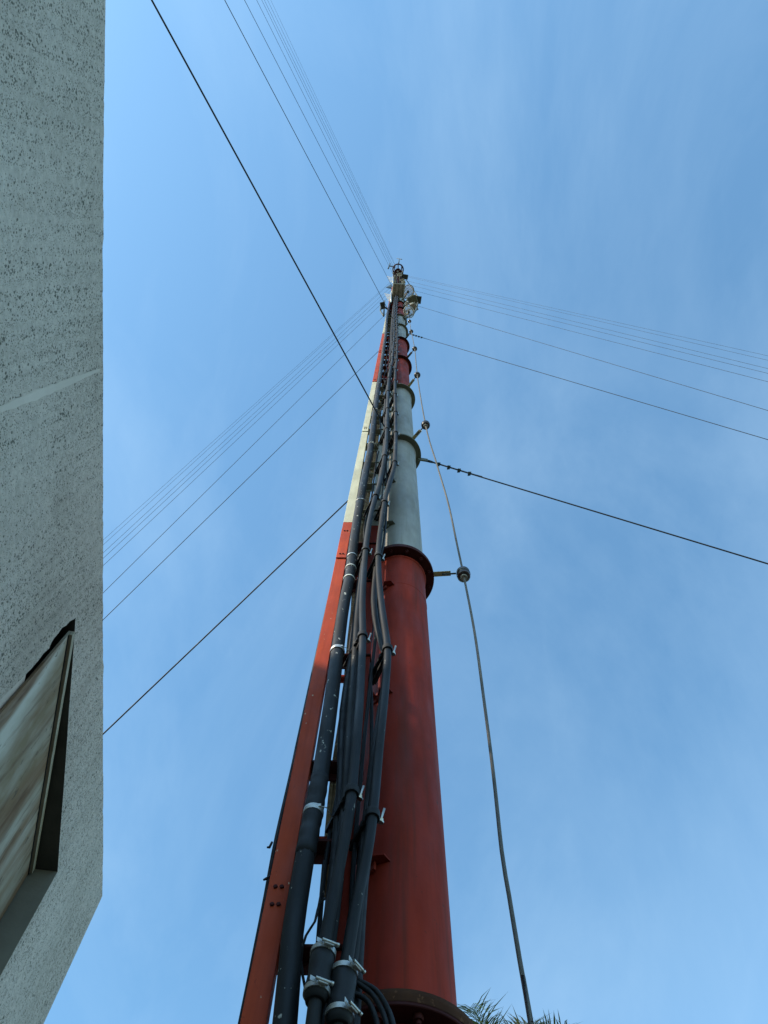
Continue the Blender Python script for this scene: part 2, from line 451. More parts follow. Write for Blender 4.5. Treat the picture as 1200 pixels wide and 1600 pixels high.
# ------------------------------------------------------------------ feeder cables
def pixpath(pts):
    return [at_y(x, y, Y) for x, y, Y in pts]
def cable(name, pts, r, mat, label, cat, top=None, group=None, n=12, step=.1, down=True):
    P = pixpath(pts)
    if down:
        b = P[0]; P = [V((b.x, b.y, .25)), V((b.x, b.y, b.z - .5))] + P if b.z > .9 else P
    if top:
        e = P[-1]; P = P + [V((e.x + (top[0] - e.x) * .4, e.y + (top[1] - e.y) * .4, e.z + (top[2] - e.z) * .4)), V(top)]
    path = smooth_path(P, step)
    m = MB(); m.tube(path, r, n)
    o = m.build(name, mat, None, path[0])
    tag(o, label, cat, group); return o, path
def point_at(path, z):
    for a, b in zip(path, path[1:]):
        if a.z <= z <= b.z: return a.lerp(b, (z - a.z) / max(b.z - a.z, 1e-6)), (b - a).normalized()
    return path[-1], (path[-1] - path[-2]).normalized()
YT = 1.485
thick_px = [(445, 1600), (457, 1460), (480, 1320), (499, 1220), (515.5, 1110), (535, 960), (546.5, 900), (552.5, 850), (560, 800), (571, 740), (579, 700), (586.5, 640), (595, 580), (599.5, 545), (603, 520), (605.5, 490)]
thick, thick_path = cable('coax_cable', [(x, y, YT) for x, y in thick_px], .0255, M['cable_flecked'],
    'thickest black feeder cable, flecked with paint, clipped beside the left ladder rail', 'cable', (-.235, YT, 41))
mid_px = [(492, 1570), (507, 1480), (517, 1420), (537, 1320), (547, 1262), (553.5, 1200), (561, 1110), (566, 1020), (566.5, 980), (566, 940), (569.5, 880), (572.5, 850), (578, 812), (586, 778), (593.5, 755), (600, 720), (603.5, 690), (605.5, 640), (606.5, 605), (609, 582), (612.5, 565), (614.7, 540), (616, 520), (616, 490)]
YM = 1.425
mid, mid_path = cable('coax_cable', [(x, y, YM) for x, y in mid_px], .0142, M['cable'],
    'front cable of the middle bundle, with two steel hose clamps beside the thick cable', 'cable', (-.115, YM, 40), 'slim black feeder cables')
right_px = [(532, 1570), (542, 1500), (555, 1420), (572, 1340), (580, 1290), (586, 1235), (592, 1170), (598.5, 1110), (604, 1050), (605.5, 1015), (602, 985), (597.5, 955), (592.5, 910), (591, 872), (593, 840), (597, 812), (602, 778), (609.5, 750), (616, 728), (618.2, 690), (618, 645), (617, 610), (617.6, 582), (620, 555), (620.6, 520), (619, 490)]
YR = 1.44
right, right_path = cable('coax_cable', [(x, y, YR) for x, y in right_px], .0142, M['cable'],
    'front cable of the right bundle, nearest the bare face of the tube', 'cable', (-.06, YR, 39), 'slim black feeder cables')
# cables behind the front ones
mid2_px = [(497, 1600), (515, 1480), (528, 1380), (540, 1250), (544, 1180), (548, 1110), (552, 1060), (555, 1020), (559, 960), (563, 920), (569, 870), (577.5, 812), (595, 750), (603, 690), (605, 630), (611.5, 570), (613, 520), (614, 490)]
cable('coax_cable', [(x, y, 1.475) for x, y in mid2_px], .0135, M['cable'],
    'second cable of the middle bundle, just behind and left of its front cable', 'cable', (-.14, 1.475, 38), 'slim black feeder cables')
mid3_px = [(492, 1600), (508, 1480), (519, 1380), (531, 1250), (533, 1180), (536, 1110), (545, 1050), (551, 1015), (556, 960), (561, 915), (568, 870), (576.5, 812), (593, 750), (601, 690), (602, 630), (609, 570), (611, 520), (613, 490)]
cable('coax_cable', [(x, y, 1.505) for x, y in mid3_px], .0125, M['rubber'],
    'rearmost cable of the middle bundle, swinging left below its clamp', 'cable', (-.155, 1.505, 37), 'slim black feeder cables')
right2_px = [(540, 1600), (553, 1480), (563, 1380), (575, 1265), (582, 1200), (595, 1110), (603, 1055), (600, 1018), (590, 985), (584, 940), (588.5, 880), (593.5, 835), (600, 785), (614, 735), (617.5, 690), (617.5, 640), (617, 580), (618.5, 520), (618, 490)]
cable('coax_cable', [(x, y, 1.49) for x, y in right2_px], .0135, M['cable'],
    'second cable of the right bundle, tucked behind its front cable', 'cable', (-.075, 1.49, 37), 'slim black feeder cables')
right3_px = [(556, 1560), (561, 1480), (568, 1380), (583, 1265), (589, 1200), (599, 1110), (605, 1050), (604, 1012), (595, 985), (592, 945), (591, 880), (594, 835), (601, 785), (615, 735), (618, 690), (618, 640), (618, 580), (619, 520)]
cable('coax_cable', [(x, y, 1.52) for x, y in right3_px], .0125, M['rubber'],
    'rearmost cable of the right bundle, closest to the red tube', 'cable', (-.08, 1.52, 36), 'slim black feeder cables')

# tan ropes and thin wires behind the thick cable
rope_specs = [
    ([(503, 1400), (512, 1290), (521, 1200), (537, 1090), (545, 1000), (553, 930), (559, 870), (567, 810), (580, 740), (588, 690), (593, 640), (600, 590), (606, 540)], .0075, 'tan rope nearest the thick black cable, hanging down the middle of the ladder', 'rope'),
    ([(508, 1400), (518, 1290), (527, 1200), (539, 1090), (541, 1040), (551, 960), (557, 900), (561, 850), (569, 800), (583, 735), (591, 680), (597, 630), (604, 575)], .006, 'slim frayed rope twisting beside the tan rope in the ladder', 'rope'),
    ([(545, 1120), (548, 1040), (549, 980), (553, 910), (559, 855), (566, 805), (579, 745), (589, 700), (592, 655), (599, 600), (604, 560)], .005, 'thin brown cord crossing behind the ropes above the upper red rung', 'cord'),
    ([(535, 1120), (541, 1060), (546, 1010), (550, 940), (555, 880), (564, 815), (577, 750), (584, 700), (592, 640), (601, 570)], .0045, 'thin pale wire running up beside the thick cable', 'wire'),
]
for pts, r, lab, cat in rope_specs:
    o, _p2 = cable(cat if cat != 'rope' else 'rope', [(x, y, 1.60) for x, y in pts], r, M['rope' if r > .005 else 'rust'], lab, cat, None, None, 7, down=False)
rope_specs2 = [
    ([(556, 900), (563, 835), (574, 765), (585, 705), (591, 650), (598, 595), (604, 548), (609, 515), (611, 492)], .010, 'thick tan rope in the upper half of the ladder, right of the thick cable', 'rope'),
    ([(560, 900), (567, 835), (578, 765), (588, 705), (594, 650), (600, 595), (606.5, 548), (611, 515), (612.5, 492)], .009, 'brown rope in the upper half of the ladder, left of the middle bundle', 'rope')]
for pts, r, lab, cat in rope_specs2:
    cable('rope', [(x, y, 1.61) for x, y in pts], r, M['rope'], lab, cat, None, None, 7, down=False)
for X0, Y0, ph, lab in ((-.178, 1.545, 0, 'thin black cable weaving up the gap left of the middle bundle'), (-.098, 1.53, 2, 'thin black cable weaving up the gap left of the right bundle'), (-.108, 1.565, 4, 'thin dusty cable winding behind the two slim bundles')):
    rq = random.Random(ph + 11); pp = []
    zq = 2.2
    while zq < 37:
        pp.append(V((X0 + rq.uniform(-.022, .022), Y0 + rq.uniform(-.02, .02), zq))); zq += rq.uniform(.35, .7)
    pa = smooth_path(pp, .08); m = MB(); m.tube(pa, .0062 + .0008 * ph / 4, 7)
    tag(m.build('thin_cable', M['cable'], None, pa[0]), lab, 'cable', 'thin cables laced through the bundles')
rw = [random.uniform(-1, 1) for _ in range(40)]
loose = [([(506, 1345), (503, 1385), (499, 1410), (492, 1440), (478, 1462), (470, 1500), (478, 1550)], .0032, 'thin black wire looping between thick cable and middle bundle at the bottom'),
         ([(522, 1395), (514, 1402), (500, 1410), (493, 1435)], .0028, 'short black wire tail crossing to the looping wire')]
for pts, r, lab in loose:
    cable('wire', [(x, y, 1.52) for x, y in pts], r, M['rubber'], lab, 'wire', None, None, 6, step=.03, down=False)

o, _p3 = cable('coax_cable', [(x, y, 1.572) for x, y in [(376, 1600), (400, 1480), (415.5, 1400), (428, 1330), (441, 1270), (457, 1200), (476, 1110)]], .0065, M['rubber'],
    'thin black cable strapped behind the outer edge of the red ladder rail', 'cable', (LX1 - .012, 1.572, 9), None, 8)
for y_, tail in ((1322, [(425, 1316), (421, 1324), (417, 1324)]), (1374, [(424, 1369), (416, 1373), (411.5, 1375)]), (1368, [(446, 1366), (452, 1372), (455, 1374)])):
    m = MB(); m.tube([at_y(x, y, 1.556) for x, y in tail], [.0035, .004, .0025], 6); m.build('tie_tail', M['rubber'], o, at_y(*tail[0], 1.556))
# ---- clamps on the slim bundles: a stand-off arm back to the ladder, a band and a bolt
def clamp(parent, r, arm, sz=1.0):
    """clamp built round the local origin"""
    a = V(arm); d = a.normalized(); s_ = V((0, 0, 1)).cross(d).normalized()
    m = MB()
    m.bar(d * (r + .003), a, .034, .016, (0, 0, 1))
    m.bar(d * (r + .004) + V((0, 0, -.019)), a * .96 + V((0, 0, -.019)), .012, .030, (0, 0, 1))
    m.lathe([(r + .0006, -.014), (r + .0055, -.014), (r + .0062, -.011), (r + .0062, .011), (r + .0055, .014), (r + .0006, .014)], (0, 0, 0), 20, sharp=True)
    for q in (.45, .85):
        m.lathe([(r * .98, -.012), (r + .004, -.012), (r + .004, .012), (r * .98, .012)], d * (r * 2.6 * q / .45 * .55 + .02), 14, sharp=True)
    c = m.build('cable_clamp', M['rubber'], parent, (0, 0, 0))
    b = MB(); e = -s_ * 1 * (r + .012) + d * .006
    ax = (V((0, 0, 1)) - d * .45 + V((.12, 0, 0))).normalized()
    b.lathe([(.0001, -.006), (.0105, -.006), (.0105, -.002), (.0001, -.002)], e, 16, axis=ax, sharp=True)
    b.lathe([(.0075, -.002), (.0075, .005), (.0001, .005)], e, 6, axis=ax, sharp=True)
    b.lathe([(.0036, .005), (.0036, .036), (.0001, .0375)], e, 8, axis=ax)
    b.build('bolt', M['bright'], c, (0, 0, 0))
    return c
def clamps(root, path, r, zs, arm):
    first = None
    for z in zs:
        p, d = point_at(path, z + EYE.z)
        if first is None:
            first = clamp(root, r, arm); first.location = p - world_loc(root)
            for ch in first.children: ch.location = (0, 0, 0)
        else: copy_part(first, root, p)
clamps(mid, mid_path, .0142, [2.0 + .985 * k + (0 if k < 2 else random.uniform(-.05, .05)) for k in range(36)], (-.062, .135, 0))
clamps(right, right_path, .0142, [1.92 + .985 * k + (0 if k < 2 else random.uniform(-.05, .05)) for k in range(36)], (-.060, .140, 0))
# straps on the thick cable
def strap(root, path, z, r, mat, h=.012, tail=True):
    p, d = point_at(path, z + EYE.z); m = MB()
    m.lathe([(r - .0006, -h), (r + .002, -h), (r + .0028, 0), (r + .002, h), (r - .0006, h)], p, 24, axis=d, sharp=True)
    if tail:
        q = p + V((.014, -.022, .004)); m.tube([q, q + V((.022, .01, .006)), q + V((.05, .05, -.006))], .0016, 6)
        m.obox(q, V((.008, 0, 0)), V((0, .004, 0)), V((0, 0, .006)), .001)
    return m.build('strap', mat, root, p)
for y, mt in ((1272, 'bright'), (1019, 'bright')):
    t = math.tan(math.atan((y - 800) / F) + math.atan((800 - ZY) / F)); strap(thick, thick_path, YT / t, .0265, M[mt], .010)
for z in (3.72, 3.86, 4.02, 5.0, 6.6, 8.1): strap(thick, thick_path, z, .0258, M['white' if z < 4 or z > 6 else 'steel'], .004 if z > 4.1 else .006, z > 4.1)
tp = MB()
tpath = [point_at(thick_path, EYE.z + 1.81 + .02 * k)[0] for k in range(18)]
tp.tube(tpath, [.0264 + .0008 * math.sin(k * 1.9) + (.0008 if k % 3 else 0) - (.0012 if k in (0, 17) else 0) for k in range(18)], 20)
tp.build('tape_wrap', M['rubber'], thick, tpath[0])

# ground kit sleeves with hose clamps at the foot of the slim cables
def sleeve(root, path, z0, z1, r, bands, side):
    pts = [point_at(path, EYE.z + z0 + (z1 - z0) * k / 8)[0] for k in range(9)]
    m = MB(); m.tube(pts, [r * .8, r * 1.0, r * 1.03, r * .97, r * .93, r * .98, r * 1.03, r, r * .8], 22)
    s_ = m.build('grounding_sleeve', M['rubber'], root, pts[0])
    for zb_ in bands:
        p, d = point_at(path, EYE.z + zb_); b = MB(); rr = r * 1.04
        b.lathe([(rr - .001, -.0062), (rr + .0012, -.0062), (rr + .0012, .0062), (rr - .001, .0062)], p, 28, axis=d, sharp=True)
        e = V((math.cos(side), math.sin(side), 0)); q = p + e * (rr + .0055); tdir = V((-e.y, e.x, 0))
        b.obox(q, tdir * .011, e * .0036, V((0, 0, .0055)), .001)
        b.lathe([(.0036, -.017), (.0036, .017)], q + V((0, 0, .001)) + e * .003, 10, axis=tdir)
        b.lathe([(.0052, .016), (.0052, .021), (.0001, .021)], q + e * .003, 6, axis=tdir, sharp=True)
        t2 = p + e * (rr + .002) - tdir * .028
        b.bar(p + e * (rr + .002) - tdir * .012, t2 + e * .003, .012, .0012, tuple(e))
        b.build('hose_clamp', M['bright'], s_, p)
def zof(y, Y): return Y / math.tan(math.atan((y - 800) / F) + math.atan((800 - ZY) / F))
sleeve(mid, mid_path, zof(1568, YM), zof(1485, YM), .0255, [zof(1492, YM), zof(1553, YM)], R(-65))
sleeve(right, right_path, zof(1606, YR), zof(1515, YR), .027, [zof(1522, YR), zof(1588, YR)], R(-35))

# thin jumper cables drooping over the base flange
for k, (pts, lab) in enumerate((
    ([(556, 1530), (572, 1538), (588, 1548), (602, 1568), (612, 1592), (618, 1625), (620, 1680)], 'outer thin black jumper cable drooping over the lowest flange'),
    ([(552, 1532), (567, 1542), (581, 1553), (594, 1573), (603, 1596), (608, 1630), (610, 1680)], 'middle thin black jumper cable drooping over the lowest flange'),
    ([(550, 1552), (563, 1556), (576, 1566), (585, 1585), (590, 1606), (593, 1640), (594, 1680)], 'inner thin black jumper cable drooping under the sleeve at the lowest flange'))):
    cable('jumper_cable', [(x, y, 1.50) for x, y in pts], .0058, M['rubber'], lab, 'cable', None, 'jumper cables at the foot', 8, step=.02, down=False)

# ------------------------------------------------------------------ down conductor on stand-off insulators
ins_px = [(1, 724, 897), (2, 665, 664), (3, 652, 586), (4, 648, 545), (5, 642.5, 518), (6, 640, 502), (7, 637.5, 490)]
pts = [V((.30, 1.66, .2)), at_y(836, 1640, 1.66), at_y(830, 1600, 1.66), at_y(812, 1500, 1.665), at_y(795.5, 1400, 1.67), at_y(784, 1330, 1.675), at_y(771, 1210, 1.69), at_y(757, 1100, 1.70), at_y(741, 985, 1.725)]
ins_pos = []
for k, x, y in ins_px:
    p = at_z(x, y, flange_z(k) + (.0 if k > 1 else .0)); ins_pos.append((k, p)); pts.append(p)
    if k == 1: pts += [at_y(714, 850, 1.70), at_y(700, 785, 1.63), at_y(683, 727, 1.55)]
for k in (8, 10, 12, 14): pts.append(V((.225, 1.53, flange_z(k))))
ins_pos += [(10, V((.225, 1.53, flange_z(10)))), (12, V((.225, 1.53, flange_z(12)))), (14, V((.225, 1.53, flange_z(14))))]
dpath = smooth_path(pts, .08)
m = MB(); m.tube(dpath, .0062, 8)
tag(m.build('ground_conductor', M['strand'], None, dpath[0]), 'slack steel stranded conductor running through brown insulators down the side of the mast', 'cable')
ins_labels = {1: 'brown spool insulator at the lowest red flange, lowest and largest of the line', 2: 'brown spool insulator just above the lowest clipped guy wire, second from the bottom',
    3: 'brown spool insulator where the grey section meets red, third from the bottom', 4: 'brown spool insulator on a dark bracket, fourth from the bottom',
    5: 'brown spool insulator at the top of the dull red section, fifth from the bottom', 6: 'small brown insulator beside the upper grey section, sixth from the bottom',
    7: 'small insulator in front of the lower mesh dish', 10: 'tiny dark insulator right of the mesh dishes', 12: 'tiny dark insulator above the mesh dishes', 14: 'tiny dark insulator, topmost of the line'}
proto = None
def spool():
    m = MB()
    m.lathe([(.016, -.046), (.034, -.043), (.037, -.036), (.036, -.022), (.028, -.015), (.026, -.006), (.028, .003), (.037, .010), (.038, .026), (.034, .034), (.02, .036)], (0, 0, 0), 28)
    return m
for k, p in ins_pos:
    root = empty('standoff_insulator', p, ins_labels[k], 'insulator', 'spool insulators of the ground conductor')
    if proto is None:
        sp_ = spool().build('porcelain_spool', M['porcelain'], root, p); sp_.data.transform(Matrix.Translation(p)); sp_.location = (0, 0, 0)
        b = MB(); b.lathe([(.0065, -.058), (.0185, -.058), (.0195, -.047), (.0001, -.0455)], (0, 0, 0), 20, sharp=True)
        b.lathe([(.0001, .036), (.017, .037), (.017, .048), (.0065, .05)], (0, 0, 0), 20, sharp=True)
        bs = b.build('bushing', M['bushing'], root, p); bs.data.transform(Matrix.Translation(p)); bs.location = (0, 0, 0)
        proto = (sp_, bs)
    else:
        for q in proto:
            c = q.copy(); COL.objects.link(c); c.parent = root; c.location = (0, 0, 0)
    # bracket back to the flange rim
    e = (V((p.x, p.y, 0)) - AX); L = e.length; e.normalize(); s_ = V((-e.y, e.x, 0))
    z0 = flange_z(k) + .024
    a = AX + e * (RF - .03) + V((0, 0, z0)); bnd = AX + e * (L - .07) + V((0, 0, z0))
    m = MB(); m.bar(a, bnd, .030, .005, (0, 0, 1)); m.bar(a + V((0, 0, .018)) + s_ * .0145, bnd + V((0, 0, .018)) + s_ * .0145, .005, .030, (0, 0, 1))
    br = m.build('bracket', M['charcoal' if k in (4, 5) else 'sunlit_cream'], root, a)
    m = MB(); m.tube([bnd - e * .05 + V((0, 0, -.008)), V((p.x, p.y, z0 - .008)) - e * .040], .0055, 8)
    m.lathe([(.0375, -.005), (.0395, -.005), (.0395, .005), (.0375, .005)], V((p.x, p.y, p.z - .004)), 22, sharp=True)
    m.build('eye_bolt', M['charcoal'], root, a)

# ------------------------------------------------------------------ guy wires
far_px = {'over': [(237, 0), (351, 0), (382, 0), (401, 0), (409, 0), (413, 0), (418, 0), (423, 0)],
          'left': [(161, 1147), (161, 968.5), (161, 926.5), (161, 884), (161, 872.5), (161, 864), (161, 851.5), (161, 844)],
          'right': [(1200, 881), (1200, 687), (1200, 641.5), (1200, 596.5), (1200, 583.5), (1200, 576), (1200, 563), (1200, 556)]}
nth = ['lowest', 'second lowest', 'third lowest', 'fourth lowest', 'fifth lowest', 'third highest', 'second highest', 'highest']
where = {'over': 'passing high overhead beside the wall', 'left': 'slanting down behind the concrete building', 'right': 'slanting away over open sky opposite the building'}
for side, az in GUY_AZ.items():
    a = R(az); e = V((math.cos(a), math.sin(a), 0)); nrm = V((-math.sin(a), math.cos(a), 0))
    for i, k in enumerate(GUY_K):
        A = AX + e * (RF + .05) + V((0, 0, flange_z(k) - .04))
        r = ray(*far_px[side][i]); t = (AX - EYE).dot(nrm) / r.dot(nrm); Pf = EYE + r * t
        d = (Pf - A).normalized()
        G = A + d * ((A.z - .05) / -d.z)
        rad = .0060 if i == 0 else .0052
        path = []
        L = (G - A).length; sag = 0.0
        for q in range(0, 25): path.append(A.lerp(G, q / 24))
        root = MB(); root.tube(path, rad, 8)
        o = root.build('guy_wire', M['wire'], None, G)
        tag(o, f'{nth[i]} of the steel guy wires {where[side]}', 'guy wire', 'guy wires ' + {'over': 'passing overhead', 'left': 'behind the building', 'right': 'over open sky'}[side])
        if i < 2 and side == 'right':
            x = d.cross(V((0, 0, 1))).normalized(); u = x.cross(d).normalized()
            # thimble loop, returned tail and wire rope grips
            m = MB(); lp = []
            for q in range(13):
                th = math.pi * 2 * q / 12 
                lp.append(A - d * .045 + d * (.075 * (1 - math.cos(th)) / 2 * 1.6) + u * (.026 * math.sin(th)))
            m.tube(lp, .0058, 8)
            m.tube([A + d * .07 + u * .010, A + d * .5 + u * .0125, A + d * .56 + u * .02], .0055, 8)
            m.build('thimble', M['wire'], o, A)
            for q in range(4):
                c = A + d * (.13 + .105 * q) + u * .006; m = MB()
                m.obox(c - u * .012, d * .012, x * .017, u * .007, .003)
                m.tube([c - u * .03 + x * .012, c + u * .012 + x * .012, c + u * .0165, c + u * .012 - x * .012, c - u * .03 - x * .012], .0045, 6)
                for s2 in (-1, 1): m.lathe([(.008, -.027), (.008, -.019), (.0001, -.019)], c + x * (.012 * s2), 6, axis=u, sharp=True)
                m.build('rope_grip', M['charcoal'], o, c)

# ------------------------------------------------------------------ antennas near the mast top
def facing(p, tilt=0):
    return (EYE - p).normalized()
def img_axes(p):
    """right and up directions square to the line from p to the foot of the mast, used to face an aerial outward and down"""
    w = (EYE - p).normalized(); rgt = V((1, 0, 0)); rgt = (rgt - w * rgt.dot(w)).normalized(); up = w.cross(rgt)
    return rgt, up, w
def PX(p): return F / (p - EYE).length
def arm_to_mast(m, p, r=.02):
    m.tube([p, V((p.x * .35, MY + (p.y - MY) * .35, p.z + .1)), V((p.x * .1, MY - .1, p.z + .1))], r, 8)

# large flat panel aerial
p = at_y(622.5, 454, 1.28); rg, up, w = img_axes(p); s_ = 1 / PX(p)
root = empty('panel_antenna', p, 'large grey green flat panel aerial in front of the tube, left of the mesh dish', 'antenna')
m = MB(); m.obox(p, (rg * 9.5 + up * -.8) * s_, (up * 10.5 + rg * 1.2) * s_, w * .05, .02); m.build('panel', M['grey'], root, p)
m = MB()
for k in (-1, 0, 1): m.bar(p + w * .055 + (rg * (6 * k) - up * 9) * s_, p + w * .055 + (rg * (6 * k + 1) + up * 9) * s_, .02, .012, tuple(w))
m.build('rib', M['grey_dark'], root, p)
m = MB(); arm_to_mast(m, p - w * .06, .03); m.build('mount_arm', M['grey_dark'], root, p)
p2 = at_y(617, 464, 1.34)
def grid_dish(px, py, Y, rw_, rh_, rot, label, mat='white'):
    p = at_y(px, py, Y); rg, up, w = img_axes(p); s_ = 1 / PX(p)
    c, s2 = math.cos(rot), math.sin(rot); a, b = rg * c + up * s2, up * c - rg * s2
    a, b = a * rw_ * s_, b * rh_ * s_
    root = empty('grid_dish', p, label, 'antenna', 'mesh dish aerials')
    depth = .25 * a.length
    def P(u, v): return p + a * u + b * v - w * (depth * (1 - (u * u + v * v)))
    m = MB(); n = 11; rr = a.length * .05
    for k in range(n):
        u = -0.94 + 1.88 * k / (n - 1); h = math.sqrt(max(0, 1 - u * u))
        m.tube([P(u, h * q / 3) for q in range(-3, 4)], rr * .75, 4)
        m.tube([P(h * q / 3, u) for q in range(-3, 4)], rr * .75, 4)
    m.build('mesh_reflector', M[mat], root, p)
    m = MB(); m.tube([P(math.cos(t * math.pi / 14), math.sin(t * math.pi / 14)) for t in range(29)], rr * 1.6, 5); m.build('rim', M[mat], root, p)
    m = MB(); m.tube([p - w * depth, p + w * depth * 1.2], rr * 1.5, 6); m.obox(p + w * depth * 1.3, a * .16, b * .16, w * rr * 2, .003); m.build('feed_horn', M['charcoal'], root, p)
    m = MB(); arm_to_mast(m, p - w * (depth + .01), .025); m.build('mount_arm', M['grey_dark'], root, p)
grid_dish(637.5, 456, 1.36, 8.5, 10.5, R(-25), 'upper mesh dish aerial beside the large flat panel', 'grey')
grid_dish(639, 487.5, 1.5, 7.5, 9.0, R(25), 'lower white mesh dish aerial beside the upper red tube', 'white')
# dark box and the frame that carries it
def box_ant(name, px, py, Y, hw, hh, d, mat, label, rot=0, cat='equipment box', lid=True):
    p = at_y(px, py, Y); rg, up, w = img_axes(p); s_ = 1 / PX(p); c, s2 = math.cos(rot), math.sin(rot)
    root = empty(name, p, label, cat)
    x, y = (rg * c + up * s2) * hw * s_, (up * c - rg * s2) * hh * s_
    m = MB(); m.obox(p, x, y, w * d, .01); m.build('housing', M[mat], root, p)
    m = MB(); m.obox(p + w * (d + .008), x * .84, y * .84, w * .007, .004); m.build('cover', M[mat], root, p)
    m = MB(); arm_to_mast(m, p - w * (d + .005), .022); m.build('mount_arm', M['charcoal'], root, p)
    return root
box_ant('equipment_box', 653.5, 468.5, 1.5, 4.6, 5.6, .12, 'charcoal', 'dark square box at the outer end of the aerial frame', R(-8))
box_ant('equipment_box', 645, 470, 1.52, 7, 7.5, .06, 'grey_dark', 'green grey plate behind the dark square box', R(20))
box_ant('equipment_box', 633, 432.5, 1.1, 4.4, 3.6, .12, 'charcoal', 'dark box below the mast head, right of the white box', R(-10))
box_ant('equipment_box', 624.5, 428.8, 1.0, 3.6, 2.3, .1, 'white', 'small white box just below the red mast head', R(2))
box_ant('equipment_box', 615.5, 440, 1.15, 3, 1.1, .05, 'white', 'thin white box above the large flat panel', R(3))
box_ant('equipment_box', 598, 477.5, 1.42, 3.6, 5.4, .1, 'charcoal', 'dark lumpy box left of the red ladder rail', R(12))
box_ant('equipment_box', 647, 480, 1.56, 4.5, 6.5, .05, 'grey', 'green grey plate low in the angular pipe frame, right of the lower mesh dish', R(30))
for px_, py_, Y_, hw_, hh_, mt_, rt_, lb_ in ((631, 441, 1.2, 2.6, 2.2, 'white', 15, 'small pale box above the upper mesh dish'), (617.5, 434, 1.05, 2.2, 2.8, 'bushing', -12, 'small pale upright box left under the mast head'), (628.5, 437.5, 1.12, 3.2, 1.6, 'grey', 8, 'flat grey box just above the large panel'), (644.5, 463, 1.45, 3.0, 2.4, 'bushing', 25, 'small pale box between the upper mesh dish and the dark square box'), (636, 475, 1.55, 2.4, 3.4, 'bushing', -15, 'pale box between the two mesh dishes')):
    box_ant('equipment_box', px_, py_, Y_, hw_, hh_, .07, mt_, lb_, R(rt_))
# triangular frame below the right aerials
def at_w(x, y, Y): return at_y(x, y, Y)
m = MB()
Q = [at_w(632, 498.5, 1.62), at_w(646.5, 490, 1.6), at_w(651, 482, 1.57), at_w(654, 466, 1.56), at_w(647, 455, 1.56), at_w(634, 436, 1.5)]
for a_, b_ in zip(Q, Q[1:]): m.tube([a_, b_], .025, 6)
root = empty('antenna_frame', Q[0], 'angular dark pipe frame holding the mesh dishes out from the tube', 'frame')
m.build('outer_pipe', M['charcoal'], root, Q[0])
m = MB()
for a_, b_ in ((at_w(651, 482, 1.57), at_w(634, 470, 1.62)), (at_w(647, 455, 1.56), at_w(630, 478, 1.65)), (at_w(641, 480, 1.6), at_w(648, 470, 1.58)), (at_w(640, 474, 1.6), at_w(645, 482, 1.58))): m.tube([a_, b_], .018, 6)
m.build('brace', M['grey'], root, Q[0])
m = MB()
for c_ in ((638, 468), (644, 476), (646, 471)):
    a_ = at_w(*c_, 1.55); m.lathe([(.0001, -.05), (.05, -.04), (.06, 0), (.05, .05), (.0001, .06)], a_, 10, axis=(0.3, -.4, -.8))
m.build('fitting', M['white'], root, Q[0])
# left: bottom frame of the lumpy box
m = MB(); Q = [at_w(595, 478, 1.45), at_w(594.5, 486, 1.46), at_w(599.5, 494, 1.5), at_w(601, 470, 1.5)]
for a_, b_ in zip(Q, Q[1:]): m.tube([a_, b_], .02, 6)
tag(m.build('bracket_arm', M['charcoal'], None, Q[0]), 'bent dark bracket arm under the lumpy box, left of the ladder', 'bracket')
# comb aerials on the left
def comb(px, py, Y, n, length, label):
    root = empty('comb_antenna', at_y(px, py, Y), label, 'antenna', 'comb shaped aerials')
    o = world_loc(root); m = MB(); tips = []
    for k in range(n):
        y = py + (k - (n - 1) / 2) * 2.3
        a_ = at_y(px + 4, y + 1.2, Y); b_ = at_y(px + 4 - length * (1 - .13 * k), y - 1.0 + .2 * k, Y); m.bar(a_, b_, .022, .012)
    m.build('element', M['bushing'], root, o)
    m = MB(); m.tube([at_y(px + 4, py + (n) * 1.2 + 2, Y), at_y(px + 4, py - n * 1.2 - 1, Y)], .02, 6); m.build('boom', M['steel'], root, o)
comb(607, 464.5, 1.4, 5, 10, 'lower comb shaped aerial of white bars left of the ladder top')
comb(610, 436.5, 1.15, 4, 9, 'upper comb shaped aerial of white bars left of the mast')
m = MB(); a_, b_, c_, d_ = at_y(602.5, 449.5, 1.2), at_y(612, 443.5, 1.3), at_y(612, 452, 1.3), at_y(611, 448, 1.22)
m.quad([a_, b_, d_]); m.quad([a_, d_, c_]); m.quad([a_, c_, b_]); m.quad([b_, c_, d_])
tag(m.build('horn_antenna', M['charcoal'], None, a_), 'dark pointed horn aerial left of the large flat panel', 'antenna')
# mast head: red ring platform with posts and small T aerials
TZ = flange_z(NSEC)
hp = at_y(622, 421, .83)
root = empty('head_platform', V((hp.x, hp.y, hp.z)), 'dark red ring platform crowded with gear at the very top of the mast', 'platform')
m = MB()
Rr = .26
def ringtube(c, r, t, n=20): m.tube([c + V((r * math.cos(2 * math.pi * k / n), r * math.sin(2 * math.pi * k / n), 0)) for k in range(n + 1)], t, 6)
for dz, rr in ((0, .23), (3.0, .22), (6.0, .21), (9, .2)): ringtube(hp + V((0, dz * .008 * 12, dz)), rr, .03)
m.build('ring', M['red_dark'], root, hp)
m = MB()
for k in range(8):
    an = 2 * math.pi * k / 8; e = V((math.cos(an), math.sin(an), 0)); m.tube([hp + e * .23 + V((0, 0, -.4)), hp + e * .2 + V((0, .85, 9.2))], .022, 6)
m.build('post', M['red_dark'], root, hp)
m = MB()
m.lathe([(.14, -.2), (.15, 2), (.15, 8.5), (.14, 9)], hp + V((0, .1, 0)), 16, axis=(0, .09, 1)); m.lathe([(.0001, -.2), (.14, -.2)], hp + V((0, .1, 0)), 16, axis=(0, .09, 1), sharp=True)
